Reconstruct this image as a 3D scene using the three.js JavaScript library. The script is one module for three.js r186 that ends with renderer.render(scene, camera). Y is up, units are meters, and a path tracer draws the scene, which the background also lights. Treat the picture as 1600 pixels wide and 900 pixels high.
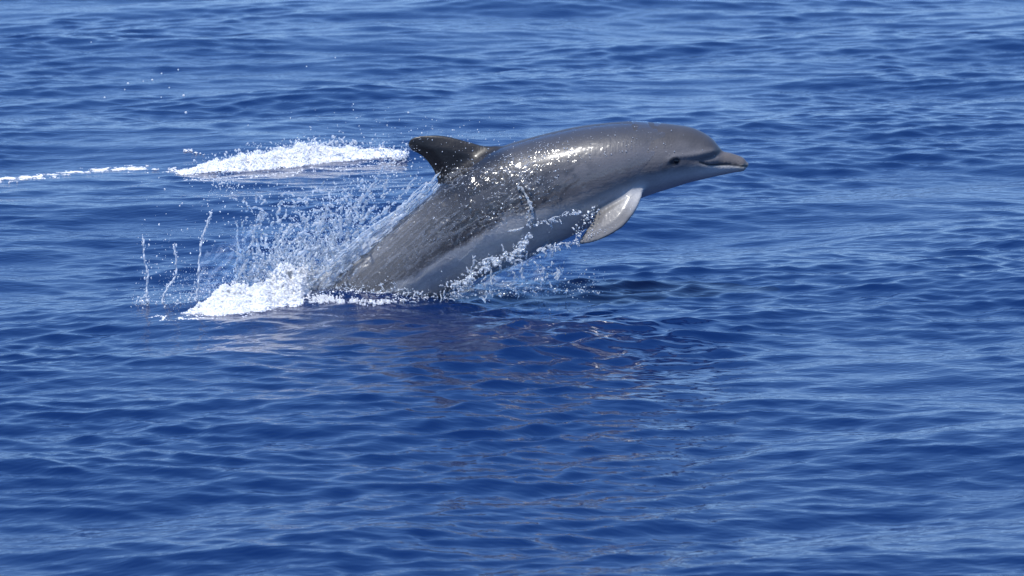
import * as THREE from 'three';
import { createNoise3D, createNoise2D } from 'simplex-noise';
import { mergeGeometries } from 'three/addons/utils/BufferGeometryUtils.js';

// ---------------------------------------------------------------- camera, sky, sun, exposure
const W = 1024, H = 576;
const scene = new THREE.Scene();
const CAM_H = 2.864, CAM_Z = 20, FOV = 6.67, PITCH = -8.0 * Math.PI / 180;
const camera = new THREE.PerspectiveCamera(FOV, W / H, 0.5, 20000);
camera.position.set(0, CAM_H, CAM_Z);
camera.rotation.set(PITCH, 0, 0);
camera.focus = 20.3; camera.userData.fStop = 10;
camera.updateMatrixWorld(true);
scene.add(camera);

const SUN = new THREE.Vector3(-0.24, 0.90, 0.36).normalize();
{ // clear summer sky, computed; air only
  const w = 512, h = 256, d = new Float32Array(w * h * 4), v = new THREE.Vector3();
  const zen = [0.068, 0.225, 0.70], mid = [0.19, 0.475, 1.12], hor = [0.47, 0.76, 1.18];
  for (let j = 0; j < h; j++) for (let i = 0; i < w; i++) {
    const el = ((j + 0.5) / h - 0.5) * Math.PI, az = ((i + 0.5) / w - 0.5) * 2 * Math.PI;
    v.set(Math.cos(el) * Math.cos(az), Math.sin(el), Math.cos(el) * Math.sin(az));
    const e = Math.max(0, Math.sin(el));
    const a = Math.exp(-e * 7), b = Math.exp(-e * 2.2);
    const g = Math.max(0, v.dot(SUN)), glow = 0.35 * Math.pow(g, 24) + 0.12 * Math.pow(g, 4);
    const o = (j * w + i) * 4;
    for (let c = 0; c < 3; c++) {
      let s = zen[c] + (mid[c] - zen[c]) * b + (hor[c] - mid[c]) * a + glow * [1, 0.96, 0.9][c];
      if (el < 0) s *= Math.max(0.25, 1 + el * 4);
      d[o + c] = s;
    }
    d[o + 3] = 1;
  }
  const sky = new THREE.DataTexture(d, w, h, THREE.RGBAFormat, THREE.FloatType);
  sky.mapping = THREE.EquirectangularReflectionMapping;
  sky.minFilter = sky.magFilter = THREE.LinearFilter; sky.needsUpdate = true;
  scene.background = sky; scene.environment = sky;
}
const sun = new THREE.DirectionalLight(new THREE.Color(1.0, 0.968, 0.915), 4.4);
sun.position.copy(SUN).multiplyScalar(40); sun.castShadow = true;
sun.shadow.mapSize.set(4096, 4096);
Object.assign(sun.shadow.camera, { left: -12, right: 12, top: 12, bottom: -12, near: 1, far: 90 });
scene.add(sun);

const renderer = new THREE.WebGLRenderer({ antialias: true });
renderer.setSize(W, H);
renderer.toneMapping = THREE.LinearToneMapping;
renderer.toneMappingExposure = 1.0;
renderer.shadowMap.enabled = true;

// ---------------------------------------------------------------- helpers
function mulberry(a) { return () => { a |= 0; a = a + 0x6D2B79F5 | 0; let t = Math.imul(a ^ a >>> 15, 1 | a); t = t + Math.imul(t ^ t >>> 7, 61 | t) ^ t; return ((t ^ t >>> 14) >>> 0) / 4294967296; }; }
const rnd = mulberry(20240611);
const gauss = () => (rnd() + rnd() + rnd() + rnd() - 2) * 1.73;
const n3 = createNoise3D(mulberry(7)), n2 = createNoise2D(mulberry(11));
const clamp = (x, a, b) => Math.min(b, Math.max(a, x));
const smooth = (a, b, x) => { const t = clamp((x - a) / (b - a), 0, 1); return t * t * (3 - 2 * t); };
const mix = (a, b, t) => a + (b - a) * t;
const fbm3 = (x, y, z) => n3(x, y, z) * 0.55 + n3(x * 2.1, y * 2.1, z * 2.1) * 0.3 + n3(x * 4.3, y * 4.3, z * 4.3) * 0.15;

// measuring the photograph: where the sight line through (u, v) of a 1600 x 900 picture meets the upright plane at z, or a plane n.p = c
const FPX = 450 / Math.tan(FOV * Math.PI / 360);
function ray(u, v) { return new THREE.Vector3((u - 800) / FPX, (450 - v) / FPX, -1).applyEuler(camera.rotation); }
function at(u, v, z = 0) { const d = ray(u, v), t = (z - CAM_Z) / d.z; return new THREE.Vector3(d.x * t, CAM_H + d.y * t, z); }
function onPlane(u, v, n, p0) { const d = ray(u, v), o = camera.position, t = (n.dot(p0) - n.dot(o)) / n.dot(d); return new THREE.Vector3().copy(d).multiplyScalar(t).add(o); }
function onSea(u, v) { const d = ray(u, v), t = -CAM_H / d.y; return new THREE.Vector3(d.x * t, 0, CAM_Z + d.z * t); }

function tag(o, label, category, group, kind) {
  Object.assign(o.userData, { label, category });
  if (group) o.userData.group = group;
  if (kind) o.userData.kind = kind;
  o.castShadow = o.receiveShadow = true;
  return o;
}
function mesh(name, geo, mat, parent = scene) { const m = new THREE.Mesh(geo, mat); m.name = name; m.castShadow = m.receiveShadow = true; parent.add(m); return m; }

// surface of a sampled field (negative inside): naive surface nets with gradient normals
function surfaceNets(f, nx, ny, nz, ox, oy, oz, h) {
  const id = new Int32Array(nx * ny * nz).fill(-1), pos = [], nor = [], idx = [];
  const sx = 1, sy = nx, sz = nx * ny;
  const E = [[0, 1], [0, 2], [0, 4], [1, 3], [1, 5], [2, 3], [2, 6], [3, 7], [4, 5], [4, 6], [5, 7], [6, 7]];
  const off = [0, sx, sy, sx + sy, sz, sx + sz, sy + sz, sx + sy + sz], v = new Float64Array(8);
  for (let k = 0; k < nz - 1; k++) for (let j = 0; j < ny - 1; j++) for (let i = 0; i < nx - 1; i++) {
    const o = i + j * sy + k * sz; let mask = 0;
    for (let c = 0; c < 8; c++) { v[c] = f[o + off[c]]; if (v[c] < 0) mask |= 1 << c; }
    if (mask === 0 || mask === 255) continue;
    let x = 0, y = 0, z = 0, n = 0;
    for (const [a, b] of E) {
      if ((v[a] < 0) === (v[b] < 0)) continue;
      const t = v[a] / (v[a] - v[b]);
      x += (a & 1) + ((b & 1) - (a & 1)) * t; y += (a >> 1 & 1) + ((b >> 1 & 1) - (a >> 1 & 1)) * t; z += (a >> 2) + ((b >> 2) - (a >> 2)) * t; n++;
    }
    x /= n; y /= n; z /= n;
    id[o] = pos.length / 3;
    pos.push(ox + (i + x) * h, oy + (j + y) * h, oz + (k + z) * h);
    const L = (a, b, t) => a + (b - a) * t;
    let gx = L(L(v[1] - v[0], v[3] - v[2], y), L(v[5] - v[4], v[7] - v[6], y), z);
    let gy = L(L(v[2] - v[0], v[3] - v[1], x), L(v[6] - v[4], v[7] - v[5], x), z);
    let gz = L(L(v[4] - v[0], v[5] - v[1], x), L(v[6] - v[2], v[7] - v[3], x), y);
    const l = Math.hypot(gx, gy, gz) || 1; nor.push(gx / l, gy / l, gz / l);
  }
  const quad = (a, b, c, d, flip) => { if (a < 0 || b < 0 || c < 0 || d < 0) return; if (flip) idx.push(a, d, c, a, c, b); else idx.push(a, b, c, a, c, d); };
  for (let k = 1; k < nz - 1; k++) for (let j = 1; j < ny - 1; j++) for (let i = 1; i < nx - 1; i++) {
    const o = i + j * sy + k * sz, s = f[o] < 0;
    if (s !== f[o + sx] < 0) quad(id[o - sy - sz], id[o - sz], id[o], id[o - sy], !s);
    if (s !== f[o + sy] < 0) quad(id[o - sx - sz], id[o - sx], id[o], id[o - sz], !s);
    if (s !== f[o + sz] < 0) quad(id[o - sx - sy], id[o - sy], id[o], id[o - sx], !s);
  }
  const g = new THREE.BufferGeometry();
  g.setAttribute('position', new THREE.Float32BufferAttribute(pos, 3));
  g.setAttribute('normal', new THREE.Float32BufferAttribute(nor, 3));
  g.setIndex(idx);
  return g;
}
function smoothNormals(g, rounds) { // relax the normals over the mesh
  const idx = g.index.array, N = g.attributes.normal.array, n = N.length;
  for (let r = 0; r < rounds; r++) {
    const A = new Float32Array(N);
    for (let t = 0; t < idx.length; t += 3) for (let e = 0; e < 3; e++) {
      const a = idx[t + e] * 3, b = idx[t + (e + 1) % 3] * 3;
      for (let c = 0; c < 3; c++) { A[a + c] += N[b + c]; A[b + c] += N[a + c]; }
    }
    for (let i = 0; i < n; i += 3) { const l = Math.hypot(A[i], A[i + 1], A[i + 2]) || 1; N[i] = A[i] / l; N[i + 1] = A[i + 1] / l; N[i + 2] = A[i + 2] / l; }
  }
}

// ---------------------------------------------------------------- sea: a sheet to the horizon, finest round the animal
const waves = [];
{
  const r = mulberry(4242), N = 340, lo = Math.log(0.05), hi = Math.log(7);
  for (let i = 0; i < N; i++) {
    const ll = lo + (hi - lo) * (i + r()) / N, lam = Math.exp(ll), k = 2 * Math.PI / lam;
    const g = (r() + r() + r() + r() - 2) * 1.73;
    const spread = lam > 1.5 ? 0.42 : lam > 0.4 ? 0.52 : 0.66, th = 0.30 + g * spread;
    // share of slope variance per octave
    const w = 0.34 + 1.0 * Math.exp(-Math.pow((ll - Math.log(0.14)) / 0.74, 2)) - 0.12 * smooth(Math.log(0.7), Math.log(2), ll);
    waves.push({ kx: k * Math.sin(th), kz: k * Math.cos(th), k, lam, w, p: r() * 2 * Math.PI });
  }
  const sum = waves.reduce((s, q) => s + q.w, 0), MSS = 0.0165;
  for (const q of waves) q.a = Math.sqrt(2 * MSS * q.w / sum) / q.k;
}
const CHOP = 0.8;
function gust(x, z) { // cat's paws, and the water churned beside the leap
  const churn = Math.exp(-Math.pow((x - 0.05) / 0.8, 2) - Math.pow((z - 1.0) / 1.9, 2));
  return clamp(0.92 + 0.6 * n2(x * 0.33 + z * 0.1, z * 0.17) + 0.4 * n2(x * 0.8 + 9, z * 0.42), 0.35, 1.8) + 1.0 * churn;
}
function seaY(x, z) { let a = x, b = z, p; for (let i = 0; i < 3; i++) { p = seaPoint(a, b); a += x - p.x; b += z - p.z; } return p.y; }
function hitSea(u, v) { // where the sight line meets the rippled sea
  const d = ray(u, v); let y = 0, t = 0;
  for (let i = 0; i < 6; i++) { t = (y - CAM_H) / d.y; y = mix(y, seaY(d.x * t, CAM_Z + d.z * t), 0.7); }
  return new THREE.Vector3(d.x * t, y, CAM_Z + d.z * t);
}
function bulge(x, z) { const r = Math.hypot(x + 0.64, (z - 0.06) * 1.2); return 0.030 * Math.exp(-r * r / 0.075) + 0.0042 * Math.cos(r * 46 + 2 * n2(x * 3, z * 3)) * Math.exp(-Math.pow((r - 0.35) / 0.3, 2)) * (0.6 + 0.5 * n2(x * 2 + 5, z * 2)); } // water heaped up round the tail
function seaPoint(x, z) { // where the sheet's point (x, z) lies
  let X = 0, Y = 0, Z = 0; const m = gust(x, z);
  for (const q of waves) { const ph = q.kx * x + q.kz * z + q.p, s = q.a * (q.lam < 0.32 ? m : 1), si = Math.sin(ph) * s * CHOP / q.k; Y += s * Math.cos(ph); X -= q.kx * si; Z -= q.kz * si; }
  return new THREE.Vector3(x + X, Y + bulge(x, z), z + Z);
}
function axis(a, b, step, grow, far) { // fine steps from a to b (step may vary), then growing to +-far
  const mid = []; for (let x = a; x < b;) { mid.push(x); x += step(x); } mid.push(b);
  const left = [], right = []; let s = step(a), x = a; while (x > -far) { s *= s < 0.28 ? grow : 1.22; x -= s; left.unshift(x); }
  s = step(b); x = b; while (x < far) { s *= s < 0.28 ? grow : 1.22; x += s; right.push(x); }
  return Float64Array.from([...left, ...mid, ...right]);
}
{
  const xs = axis(-3.7, 3.7, () => 0.0165, 1.05, 6000), zs = axis(-17, 6.4, z => z < -8 ? mix(0.035, 0.023, smooth(-17, -8, z)) : mix(0.023, 0.0122, smooth(-8, 1, z)), 1.05, 6000), nx = xs.length, nz = zs.length, n = nx * nz;
  const P = new Float32Array(n * 3), M = new Float32Array(n);
  for (let j = 0; j < nz; j++) for (let i = 0; i < nx; i++) M[j * nx + i] = Math.abs(xs[i]) < 12 && Math.abs(zs[j]) < 45 ? gust(xs[i], zs[j]) : 0.85;
  const gap = a => a.map((x, i) => Math.max(i ? x - a[i - 1] : 0, i < a.length - 1 ? a[i + 1] - x : 0));
  const hx = gap(xs), hz = gap(zs);
  const cx = new Float64Array(nx), sx = new Float64Array(nx), fx = new Float64Array(nx);
  for (const q of waves) {
    for (let i = 0; i < nx; i++) { cx[i] = Math.cos(q.kx * xs[i]); sx[i] = Math.sin(q.kx * xs[i]); fx[i] = 1 - smooth(0.7, 1.6, q.k * hx[i] * 0.8); }
    const short = q.lam < 0.32, ax = CHOP * q.kx / q.k, az = CHOP * q.kz / q.k;
    let i0 = 0, i1 = nx; while (i0 < nx && fx[i0] === 0) i0++; while (i1 > i0 && fx[i1 - 1] === 0) i1--;
    for (let j = 0; j < nz; j++) {
      const fz = q.a * (1 - smooth(0.7, 1.6, q.k * hz[j] * 0.8)); if (fz === 0) continue;
      const c = Math.cos(q.kz * zs[j] + q.p) * fz, s = Math.sin(q.kz * zs[j] + q.p) * fz;
      for (let i = i0, o = j * nx + i0; i < i1; i++, o++) {
        const m = short ? fx[i] * M[o] : fx[i], co = (cx[i] * c - sx[i] * s) * m, si = (sx[i] * c + cx[i] * s) * m;
        P[o * 3] -= ax * si; P[o * 3 + 1] += co; P[o * 3 + 2] -= az * si;
      }
    }
  }
  for (let j = 0; j < nz; j++) for (let i = 0; i < nx; i++) { const o = (j * nx + i) * 3; P[o] += xs[i]; P[o + 2] += zs[j]; if (Math.abs(xs[i] + 0.6) < 2.4 && Math.abs(zs[j]) < 2.4) P[o + 1] += bulge(xs[i], zs[j]); }
  const I = new Uint32Array((nx - 1) * (nz - 1) * 6); let t = 0;
  for (let j = 0; j < nz - 1; j++) for (let i = 0; i < nx - 1; i++) { const a = j * nx + i, b = a + 1, c = a + nx, d = c + 1; I[t++] = a; I[t++] = c; I[t++] = b; I[t++] = b; I[t++] = c; I[t++] = d; }
  const g = new THREE.BufferGeometry();
  g.setAttribute('position', new THREE.BufferAttribute(P, 3)); g.setIndex(new THREE.BufferAttribute(I, 1)); g.computeVertexNormals();
  // capillary ripples too fine for the sheet: a relief 1.7 m wide that wanders
  const T = 1024, bd = new Uint8Array(T * T * 4), h = new Float32Array(T * T), br = mulberry(515); let top = 0;
  for (let q = 0; q < 46; q++) {
    const k = 22 + 54 * br(), th = 0.25 + (br() + br() + br() - 1.5) * 0.9, kx = Math.round(k * Math.sin(th)), ky = Math.round(k * Math.cos(th)), p = br() * 6.28, a = 1 / k, X = 2 * Math.PI * kx / T, Y = 2 * Math.PI * ky / T;
    const C = new Float32Array(T), S = new Float32Array(T); for (let i = 0; i < T; i++) { C[i] = Math.cos(X * i); S[i] = Math.sin(X * i); }
    for (let j = 0; j < T; j++) { const c = Math.cos(Y * j + p) * a, s = Math.sin(Y * j + p) * a; for (let i = 0, o = j * T; i < T; i++, o++) h[o] += C[i] * c - S[i] * s; }
  }
  for (const v of h) top = Math.max(top, Math.abs(v));
  for (let o = 0; o < T * T; o++) { const v = 127.5 + 127 * h[o] / top; bd[o * 4] = bd[o * 4 + 1] = bd[o * 4 + 2] = v; bd[o * 4 + 3] = 255; }
  const ripples = new THREE.DataTexture(bd, T, T); ripples.wrapS = ripples.wrapT = THREE.RepeatWrapping; ripples.magFilter = THREE.LinearFilter; ripples.needsUpdate = true;
  const uv = new Float32Array(n * 2); for (let j = 0; j < nz; j++) for (let i = 0; i < nx; i++) { uv[(j * nx + i) * 2] = (xs[i] + 0.35 * n2(zs[j] * 0.21, 3)) / 1.7; uv[(j * nx + i) * 2 + 1] = (zs[j] + 0.3 * n2(xs[i] * 0.3, 8)) / 1.7; }
  g.setAttribute('uv', new THREE.BufferAttribute(uv, 2));
  const m = new THREE.MeshPhysicalMaterial({ bumpMap: ripples, bumpScale: 0.0016, color: new THREE.Color().setRGB(0.0022, 0.0145, 0.070), roughness: 0.07, ior: 1.333 });
  const sea = mesh('sea', g, m);
  tag(sea, 'open deep blue sea covered in small wind ripples', 'sea', null, 'structure');
}

// ---------------------------------------------------------------- dolphin
// stations down the body: back edge, belly edge (in the photograph's pixels) and half width in metres
const ST = [
  [1165.4, 250.8, 1165.4, 263.8, 0.017], [1160.5, 245.8, 1160.5, 267.6, 0.029], [1150, 241.6, 1147, 269.5, 0.033], [1140, 238.7, 1133, 272.3, 0.041],
  [1130, 236.4, 1119, 275, 0.051], [1124, 230, 1106, 278, 0.066], [1117, 221, 1094, 280.7, 0.083], [1106.6, 211.8, 1078, 284.5, 0.100],
  [1092, 203.8, 1060, 290.2, 0.116], [1078, 198.8, 1043, 295.5, 0.130], [1056, 195.2, 1022, 302, 0.147], [1020, 191.6, 990, 314, 0.167],
  [987, 189.9, 962, 330, 0.184], [947, 192.5, 932, 347, 0.197], [907, 197.3, 904, 363, 0.203], [870, 205, 880, 375, 0.204],
  [830, 215, 850, 390, 0.202], [790, 227, 825, 403, 0.197], [750, 244, 798, 415, 0.188], [715, 268, 770, 426, 0.176],
  [680, 299, 740, 438, 0.160], [642, 332, 707, 452, 0.141], [602, 366, 672, 470, 0.121], [557, 404, 630, 497, 0.100],
  [505, 455, 575, 540, 0.078], [460, 510, 515, 585, 0.060], [420, 575, 455, 640, 0.045]].map(([tu, tv, bu, bv, w]) => { const a = at(tu, tv), b = at(bu, bv); return [a.x, a.y, b.x, b.y, w]; });
const cat = (a, b, c, d, t) => 0.5 * (2 * b + (c - a) * t + (2 * a - 5 * b + 4 * c - d) * t * t + (3 * b - a - 3 * c + d) * t * t * t);
const SUB = 24, SEC = [];
for (let i = 0; i < ST.length - 1; i++) for (let k = 0; k < SUB; k++) {
  const q = j => ST[clamp(j, 0, ST.length - 1)], t = k / SUB;
  SEC.push([0, 1, 2, 3, 4].map(c => cat(q(i - 1)[c], q(i)[c], q(i + 1)[c], q(i + 2)[c], t)));
}
SEC.push(ST[ST.length - 1]);
// station number s and height v (-1 belly, 1 back) of a point of the mid plane
function sectionAt(x, y, hint) {
  const side = i => { const S = SEC[i]; return (S[2] - S[0]) * (y - S[1]) - (S[3] - S[1]) * (x - S[0]); };
  let a = 0, b = SEC.length - 1;
  if (side(0) >= 0) return [0, 0, Math.hypot(x - SEC[0][0], y - (SEC[0][1] + SEC[0][3]) / 2)];
  if (side(b) <= 0) return [b / SUB, 0, 1];
  while (b - a > 1) { const m = (a + b) >> 1; if (side(m) < 0) a = m; else b = m; }
  const fa = side(a), fb = side(b), t = fa / (fa - fb), A = SEC[a], B = SEC[b];
  const S = A.map((q, i) => mix(q, B[i], t)), dx = S[0] - S[2], dy = S[1] - S[3], L = Math.hypot(dx, dy);
  const v = ((x - S[2]) * dx + (y - S[3]) * dy) / (L * L) * 2 - 1;
  return [(a + t) / SUB, v, 0, L / 2, S[4]];
}
function polyDist(pts, x, y) { // signed distance to an outline
  let d = Infinity, inside = false;
  for (let i = 0, j = pts.length - 1; i < pts.length; j = i++) {
    const [ax, ay] = pts[j], [bx, by] = pts[i], ex = bx - ax, ey = by - ay, t = clamp(((x - ax) * ex + (y - ay) * ey) / (ex * ex + ey * ey + 1e-14), 0, 1);
    d = Math.min(d, Math.hypot(x - ax - ex * t, y - ay - ey * t));
    if ((ay > y) !== (by > y) && x < (bx - ax) * (y - ay) / (by - ay) + ax) inside = !inside;
  }
  return inside ? -d : d;
}
function lineDist(pts, x, y) { let d = Infinity, at = 0; for (let i = 0; i < pts.length - 1; i++) { const [ax, ay] = pts[i], [bx, by] = pts[i + 1], ex = bx - ax, ey = by - ay, t = clamp(((x - ax) * ex + (y - ay) * ey) / (ex * ex + ey * ey + 1e-14), 0, 1), q = Math.hypot(x - ax - ex * t, y - ay - ey * t); if (q < d) { d = q; at = (i + t) / (pts.length - 1); } } return [d, at]; }
function roundCurve(pts, n, closed) { return new THREE.CatmullRomCurve3(pts.map(p => new THREE.Vector3(p[0], p[1], 0)), closed, 'catmullrom', 0.5).getPoints(n).map(p => [p.x, p.y]); }
const px = list => list.map(([u, v]) => { const p = at(u, v); return [p.x, p.y]; });

const dorsal = roundCurve(px([[778, 234], [766, 230.5], [752, 227.5], [738, 223.6], [720, 218.6], [704, 214.4], [687, 211.8], [670, 211.8], [651, 213.8], [638, 218], [631, 225], [635, 230], [644, 234.8], [656, 241], [665, 248.5], [672, 257], [678, 266], [684, 280], [700, 305], [760, 300], [800, 262]]), 160, true);
const dorsalTip = at(633, 224);
// flipper: an outline in its own tilted plane
const flipN = new THREE.Vector3(-0.24, 0.60, 0.76).normalize(), flipO = at(985, 300, 0.135);
const flipL = new THREE.Vector3(), flipC = new THREE.Vector3();
flipL.copy(onPlane(907, 379, flipN, flipO)).sub(flipO).normalize(); flipC.crossVectors(flipN, flipL).normalize();
const flipper = roundCurve([[1000, 286], [1003, 300], [998.5, 316], [989, 334], [973, 353], [951, 367], [929, 375.5], [908, 379], [905, 375], [914, 362], [926, 347], [936, 329], [954, 316], [970, 306], [984, 292]].map(([u, v]) => { const p = onPlane(u, v, flipN, flipO).sub(flipO); return [p.dot(flipL), p.dot(flipC)]; }), 120, true);
const mouth = px([[1166, 258.6], [1158, 258.3], [1140, 255.8], [1121, 255], [1107, 254.4], [1099, 251.8], [1092, 249.4]]);
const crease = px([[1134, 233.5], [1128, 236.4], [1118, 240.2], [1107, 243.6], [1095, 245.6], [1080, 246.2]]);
const brow = px([[1112, 232], [1090, 236], [1072, 238], [1055, 238.5], [1043, 244]]);
const blaze = px([[1000, 262], [960, 270], [915, 292], [870, 322], [830, 345]]);
const eyeC = at(1052.5, 245.5);

function smin(a, b, k) { const h = Math.max(k - Math.abs(a - b), 0) / k; return Math.min(a, b) - h * h * k * 0.25; }
const CELL = 0.0048, BX0 = -1.06, BY0 = -0.36, BX1 = 1.03, BY1 = 0.86, BZ = 0.345;
const BN = [Math.ceil((BX1 - BX0) / CELL), Math.ceil((BY1 - BY0) / CELL), 2 * Math.ceil(BZ / CELL)];
const field = new Float32Array(BN[0] * BN[1] * BN[2]);
const SV = new Float32Array(BN[0] * BN[1] * 2); // (s, v) over the mid plane
{
  const [nx, ny, nz] = BN, q = new THREE.Vector3();
  for (let j = 0; j < ny; j++) for (let i = 0; i < nx; i++) {
    const x = BX0 + i * CELL, y = BY0 + j * CELL, [s, v, tip, hh, w] = sectionAt(x, y);
    SV[(j * nx + i) * 2] = s; SV[(j * nx + i) * 2 + 1] = v;
    const dd = polyDist(dorsal, x, y), dt = Math.hypot(x - dorsalTip.x, y - dorsalTip.y);
    const dIn = Math.max(0, -dd), dT = Math.min(0.026, 0.004 + 0.36 * Math.pow(dIn, 0.92)) * smooth(-0.03, 0.22, dt) + 0.0015;
    let dent = 0;
    if (x > 0.6) {
      const [m, mt] = lineDist(mouth, x, y), [c, ct] = lineDist(crease, x, y), [b] = lineDist(brow, x, y);
      dent += 0.0062 * Math.exp(-m * m / 0.000018) * (mt > 0.95 ? 0.5 : 1);
      dent += 0.012 * Math.exp(-c * c / 0.00011) * (1 - 0.92 * ct);
      dent -= 0.0048 * Math.exp(-b * b / 0.00012);
      const e = Math.hypot((x - eyeC.x) * 0.8, y - eyeC.y); dent += 0.002 * Math.exp(-e * e / 0.00022);
    }
    for (let k = 0; k < nz; k++) {
      const z = (k + 0.5 - nz / 2) * CELL, az = Math.abs(z); let f;
      if (tip > 0) f = Math.hypot(tip, z) - 0.012;
      else {
        // fullest a little below mid height at the head, egg shaped; a flatter keel at the tail
        const e = s < 9 ? 2.0 + 0.5 * smooth(1, 4, s) * (1 - smooth(5, 9, s)) : 2;
        const vv = v, ww = w * (1 + 0.10 * smooth(0, 6, 6 - s) * (v < 0 ? 1 : -Math.min(1, v)));
        const rho = e === 2 ? Math.hypot(vv, az / ww) : Math.pow(Math.pow(Math.abs(vv), e) + Math.pow(az / ww, e), 1 / e);
        f = (rho - 1) * Math.min(hh, ww);
        f += dent * smooth(0.15, 0.6, az / w);
      }
      // dorsal fin
      const fd = dd > 0 ? Math.hypot(dd, Math.max(0, az - 0.0015)) - 0.001 : Math.max(az - dT, dd * 0.5);
      f = smin(f, fd, 0.035);
      // the two flippers
      q.set(x, y, az).sub(flipO);
      const a = q.dot(flipL), c = q.dot(flipC), d = q.dot(flipN);
      if (a > -0.08 && a < 0.42 && Math.abs(d) < 0.09) {
        const p = polyDist(flipper, a, c), th = Math.min(0.017, 0.005 + 0.30 * Math.max(0, -p)) * mix(1.15, 0.5, clamp(a / 0.34, 0, 1)), bend = 0.5 * (a - 0.1) * (a - 0.1) * 0.5;
        const ff = p > 0 ? Math.hypot(p, Math.max(0, Math.abs(d + bend) - 0.002)) - 0.001 : Math.max(Math.abs(d + bend) - th, p * 0.5);
        f = smin(f, ff, 0.038);
      }
      field[i + j * nx + k * nx * ny] = f;
    }
  }
}
function svAt(x, y) { const i = clamp(Math.round((x - BX0) / CELL), 0, BN[0] - 1), j = clamp(Math.round((y - BY0) / CELL), 0, BN[1] - 1), o = (j * BN[0] + i) * 2; return [SV[o], SV[o + 1]]; }

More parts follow.
